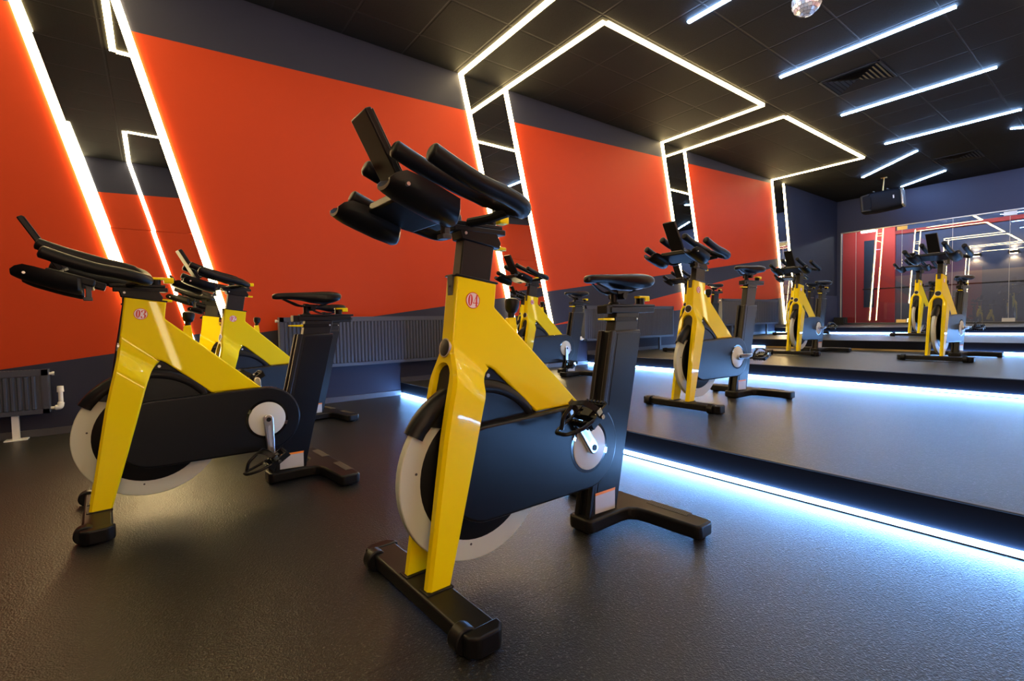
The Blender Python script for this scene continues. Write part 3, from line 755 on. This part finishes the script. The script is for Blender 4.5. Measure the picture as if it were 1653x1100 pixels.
def copy_bike(src, loc, rz):
    r = src.copy(); COL.objects.link(r); r.location = loc; r.rotation_euler = (0, 0, rz)
    pairs = []
    for ch in list(src.children):
        c = ch.copy(); COL.objects.link(c); c.parent = r; c.matrix_parent_inverse = ch.matrix_parent_inverse.copy(); pairs.append((ch, c))
        for g in ch.children:
            d = g.copy(); COL.objects.link(d); d.parent = c
    return r, dict((a.name, b) for a, b in pairs)

#        x      y      rz      z     bar dx,dz     saddle dx,dz  crank  txt  label
BIKES = [
 (0.597, 1.131, 3.184, 0.0, (0, 0), (0, 0), 53, '04', 'yellow spinning bike numbered 04, nearest the camera'),
 (-0.139, 2.396, 3.207, 0.0, (.03, -.098), (0, 0), -93, '03', 'yellow spinning bike numbered 03 at the left with a low handlebar'),
 (0.332, 3.738, 3.302, 0.0, (0, .001), (-.01, .0), -60, '02', 'yellow spinning bike numbered 02, half hidden behind bike 03'),
 (2.89, 3.675, 3.19, .13, (0, .004), (0, .02), -88, '06', 'yellow spinning bike with badge 06 on the first step near the radiators'),
 (2.829, 1.850, 3.118, .13, (-.01, -.012), (0, .092), 180, '05', 'yellow spinning bike alone in the middle of the first step, saddle raised high'),
 (6.124, 2.548, 3.140, .26, (0, .003), (0, .025), 178, '', 'yellow spinning bike on the second step in front of the dark corner wall'),
 (6.109, 1.254, 3.082, .26, (0, .001), (.01, -.025), 180, '', 'yellow spinning bike on the second step closest to the right edge'),
 (9.096, 2.110, 3.088, .385, (0, .009), (0, -.035), -80, '', 'yellow spinning bike on the third step, half hidden by the rightmost bike'),
 (9.098, 3.845, 3.131, .385, (0, 0), (0, .066), -80, '', 'spinning bike on the third step, almost hidden, only saddle and foot bar showing'),
 (5.847, 3.856, 3.146, .26, (.005, -.029), (0, .079), -90, '', 'spinning bike on the second step by the wall, handlebar and saddle showing behind bike 05'),
]
proto = make_bike()
HBN, SDN = [o.name for o in HB], [o.name for o in SD]
cranks = [o.name for o in proto.children if o.name.startswith('crank_arm')]
todo = []
for i, (x, y, rz, z, hd, sd, ph, txt, lab) in enumerate(BIKES):
    if i == 0: todo.append((proto, {o.name: o for o in proto.children})); proto.location = (x, y, z); proto.rotation_euler = (0, 0, rz)
    else: todo.append(copy_bike(proto, (x, y, z), rz))
for (o, ch), (x, y, rz, z, hd, sd, ph, txt, lab) in zip(todo, BIKES):
    tag(o, lab, 'exercise bike', 'yellow spinning bikes')
    for n_ in HBN: ch[n_].location = (hd[0] - .0 * hd[1], 0, hd[1])
    for n_ in SDN: ch[n_].location = (sd[0] - .21 * sd[1], 0, sd[1])
    f = R(ph); al = math.atan2(-cos(f), -sin(f))
    for j, n_ in enumerate(cranks):
        a = al + (pi if j == 1 else 0)
        ch[n_].rotation_euler = (0, a, 0)
        for q in ch[n_].children:
            if q.name.startswith('pedal'): q.rotation_euler = (0, -a + R(34 if ph < 90 else 20), 0)
    badge(o, txt)

# ================================================================== RADIATORS
def radiator(xa, xb, z0, z1, zf, label, valve_side, feet, yf=4.475, yb=4.545, white_pipe=False):
    o = empty('radiator', (0, 0, 0)); tag(o, label, 'radiator', 'dark ribbed radiators')
    MB().box(xa + .01, xb - .01, yf + .012, yb, z0 + .01, z1 - .012).build('core', M['rad'], o, smooth=0)
    # pressed front: ribs
    pts = []; x = xa + .03; p = .0333
    while x < xb - .03 - p:
        pts += [(x, yf + .010), (x + .008, yf), (x + .019, yf), (x + .027, yf + .010)]; x += p
    pts.append((x, yf + .010))
    zb_, zt_ = z0 + .035, z1 - .045
    mb = MB()
    n = len(pts)
    vs = [(a, b, zb_) for a, b in pts] + [(a, b, zt_) for a, b in pts] + [(a, yf + .010, zb_ - .008) for a, b in pts] + [(a, yf + .010, zt_ + .008) for a, b in pts]
    fs = [(i, i + 1, n + i + 1, n + i) for i in range(n - 1)] + [(2 * n + i, 2 * n + i + 1, i + 1, i) for i in range(n - 1)] + [(n + i, n + i + 1, 3 * n + i + 1, 3 * n + i) for i in range(n - 1)]
    mb.add(vs, fs)
    mb.box(xa, xa + .032, yf + .002, yf + .012, z0, z1).box(xb - .032, xb, yf + .002, yf + .012, z0, z1)
    mb.box(xa, xb, yf + .002, yf + .0121, z0, zb_ - .006).box(xa, xb, yf + .002, yf + .0121, zt_ + .006, z1)
    mb.build('ribbed_panel', M['rad'], o, smooth=0)
    for s, e in ((xa - .004, xa + .002), (xb - .002, xb + .004)):
        MB().box(s, e, yf + .004, yb + .004, z0 + .005, z1 + .002).build('side_panel', M['rad'], o, bevel=.002, smooth=0)
    mb = MB().box(xa, xb, yf + .004, yf + .012, z1 - .004, z1 + .002).box(xa, xb, yb - .006, yb + .002, z1 - .004, z1 + .002)
    x = xa + .02
    while x < xb - .02: mb.box(x, x + .006, yf + .01, yb - .004, z1 - .006, z1 + .0); x += .02
    mb.build('top_grille', M['rad'], o, smooth=0)
    for vs_ in valve_side:
        e = xa if vs_ < 0 else xb
        mb = MB().cyl((e, yf + .03, z1 - .03), (e + vs_ * .03, yf + .03, z1 - .03), .009, n=12).cyl((e + vs_ * .018, yf + .03, z1 - .03), (e + vs_ * .03, yf + .03, z1 - .03), .013, n=12)
        mb.build('air_valve', M['white'], o)
        if white_pipe or vs_ < 0:
            zz = z0 + .03
            mb = MB().cyl((e, yf + .03, zz), (e + vs_ * .04, yf + .03, zz), .010, n=12).tube(spline([(e + vs_ * .03, yf + .03, zz), (e + vs_ * .05, yf + .03, zz + .003), (e + vs_ * .056, yf + .035, zz + .03)], 4), .018, 12)
            if white_pipe:
                mb.cyl((e + vs_ * .056, yf + .035, zz + .02), (e + vs_ * .056, yf + .035, zz + .105), .013, n=12).cyl((e + vs_ * .056, yf + .035, zz + .105), (e + vs_ * .056, yf + .035, zz + .145), .019, .017, n=14)
            mb.build('pipe_valve', M['white'], o)
    for fx in feet:
        mw = M['white'] if white_pipe else M['rad']
        mb = MB().box(fx - .017, fx + .017, yf + .02, yf + .05, zf, z0 + .02).box(fx - .055, fx + .055, yf, yf + .085, zf, zf + .006)
        mb.build('foot', mw, o, smooth=0)
    MB().box((xa + xb) / 2 - .05, (xa + xb) / 2 + .05, yb - .005, WY - .0015, z0 + .06, z0 + .10).build('wall_bracket', M['rad'], o, smooth=0)
k_ = 4.475 / 4.585
def zc(z): return .72 + (z - .72) * k_
radiator(-2.4, -.585, zc(.153), zc(.456), 0.0, 'dark radiator at the left edge with white valve and foot', (1,), (-.755, -2.1), white_pipe=True)
radiator(.87, 2.62, zc(.332), zc(.80), 0.0, 'dark radiator on the wall behind bikes 02 and 04', (-1,), (), )
radiator(4.56, 6.52, zc(.44), zc(.92), .26, 'dark radiator on the wall behind the saddle of bike 04', (-1,), (4.95, 6.2))
radiator(7.93, 10.02, zc(.578), zc(1.062), .385, 'dark radiator on the wall behind the second step, between the light lines', (-1,), (8.3, 9.6))

# ================================================================== ODDS AND ENDS
def vent(xc, yc, label):
    o = empty('ceiling_vent', (xc, yc, CZ)); tag(o, label, 'air vent', 'black square ceiling vents')
    h = .298
    mb = MB()
    for a, b, c, d in ((-h, h, -h, -h + .025), (-h, h, h - .025, h), (-h, -h + .025, -h, h), (h - .025, h, -h, h)): mb.box(a, b, c, d, -.010, -.001)
    mb.build('frame', M['vent'], o, bevel=.002, smooth=0)
    MB().box(-h + .02, h - .02, -h + .02, h - .02, -.003, -.001).build('backing', M['riser'], o, smooth=0)
    for q in range(4):
        mb = MB(); rot = Matrix.Rotation(q * pi / 2, 4, 'Z')
        for i in range(6):
            r = .262 - .043 * i
            if r < .03: break
            tilt = .012
            vs = [(-r, r - .024, -.004), (r, r - .024, -.004), (r, r, -.014), (-r, r, -.014)]
            vs = [(max(-abs(y) , min(abs(y), x)), y, z) for x, y, z in vs]
            v2 = [(x, y, z + .002) for x, y, z in vs]
            mb.add([rot @ Vector(p) for p in vs + v2], [(3, 2, 1, 0), (4, 5, 6, 7), (0, 1, 5, 4), (1, 2, 6, 5), (2, 3, 7, 6), (3, 0, 4, 7)])
        mb.build('louvre', M['vent'], o, smooth=0)
vent(6.62, 2.09, 'square black ceiling vent between the longest bars')
vent(11.42, 2.09, 'square black ceiling vent far back above the speaker side')

# mirrored ball at the top edge
ball = empty('mirror_ball', (4.399, 1.747, 3.30)); tag(ball, 'small mirrored ball hanging under the ceiling at the top edge', 'mirror ball')
mb = MB(); rr = .108
for i in range(12):
    a0, a1 = pi * i / 12 - pi / 2, pi * (i + 1) / 12 - pi / 2
    n = max(4, int(24 * cos((a0 + a1) / 2)))
    for j in range(n):
        b0, b1 = 2 * pi * j / n, 2 * pi * (j + 1) / n
        P = [Vector((cos(a) * cos(b), cos(a) * sin(b), sin(a))) * rr for a, b in ((a0, b0), (a0, b1), (a1, b1), (a1, b0))]
        jit = Vector((random.uniform(-1, 1), random.uniform(-1, 1), random.uniform(-1, 1))) * .004
        cc = sum(P, Vector()) / 4
        P2 = [cc + (p - cc) * .93 + cc.normalized() * .002 + jit * ((p - cc).dot(Vector((1, 0, 0))) / .02) for p in P]
        mb.add(P2, [(0, 1, 2, 3)])
mb.build('facets', M['facet'], ball, smooth=0)
mb = MB().lathe([(.0, -.104), (.06, -.085), (.104, 0), (.06, .085), (.0, .104)], (0, 0, 0), (0, 0, 1), 20); mb.build('core', M['dkgrey'], ball)
MB().cyl((0, 0, .10), (0, 0, CZ - 3.30), .006, n=8).build('hanger', M['matte'], ball)

# hanging loudspeaker
spk = empty('loudspeaker', (11.78, 3.27, 2.98), R(8)); tag(spk, 'black loudspeaker hanging on its side from the ceiling before the glass wall', 'speaker')
# local: y along the cabinet (+y to the left in view), x away, z up
q = Matrix.Rotation(R(-4), 4, 'X')
sec = [(.34, .15, .165), (.30, .175, .185), (.10, .19, .195), (-.20, .19, .19), (-.29, .185, .18)]
rings = []
for y, hx, hz in sec:
    r = []
    for j in range(24):
        a = 2 * pi * j / 24 + pi / 24
        r.append(q @ Vector((hx * math.copysign(abs(cos(a)) ** .35, cos(a)), y, hz * math.copysign(abs(sin(a)) ** .35, sin(a)))))
    rings.append(r)
MB().loft(rings).build('cabinet', M['riser'], spk, smooth=40)
MB().prism([(.31, .13), (.31, -.14), (.20, -.15), (.16, -.1), (.16, .09), (.20, .14)], -.197, -.185, 'x', q).build('handle_recess', M['riser'], spk, bevel=.004)
MB().prism([(.325, .15), (.325, -.16), (.17, -.175), (.17, -.15), (.29, -.135), (.29, .125), (.17, .15), (.17, .17)], -.205, -.18, 'x', q).build('handle_surround', M['vent'], spk, bevel=.006)
MB().box(-.17, .17, -.345, -.29, -.165, .165, q).build('grille', M['steel'], spk, bevel=.03, seg=3)
MB().box(-.193, -.189, -.205, -.185, -.01, .05, q).build('emblem', M['white'], spk)
mb = MB().box(-.03, .03, -.03, .03, .18, .205, q).cyl((0, 0, .19), (.0, -.02, CZ - 2.98), .012, n=10).box(-.05, .05, -.07, .03, CZ - 2.986, CZ - 2.981)
mb.build('hanger', M['brass'], spk)
mb = MB().box(-.19, .19, .1, .13, .195, .205, q).box(-.19, .19, -.12, -.09, .195, .205, q).build('yoke', M['dkgrey'], spk)

# low panel, little box and switch in the far corner
o = MB().box(12.05, XF - .01, WY - .035, WY - .001, .50, 1.185).build('wall_panel', M['navy'], bevel=.004, smooth=0)
tag(o, 'low flush navy panel on the corner wall beside the glass', 'panel')
bx = empty('equipment_box', (12.98, 4.40, .50)); tag(bx, 'small dark box on the last step in the corner by the glass', 'box')
MB().box(-.12, .14, -.1, .1, 0, .175).build('case', M['matte'], bx, bevel=.008)
MB().box(-.1, .12, -.104, -.099, .02, .15).build('front_panel', M['screen'], bx)
sw = empty('wall_switch', (12.98, WY, 1.52)); tag(sw, 'small dark switch on the corner wall beside the glass', 'switch')
MB().box(-.04, .04, -.012, 0, -.04, .04).build('plate', M['matte'], sw, bevel=.003)
MB().box(-.02, .02, -.016, -.012, -.025, .025).build('rocker', M['dkgrey'], sw, bevel=.002)
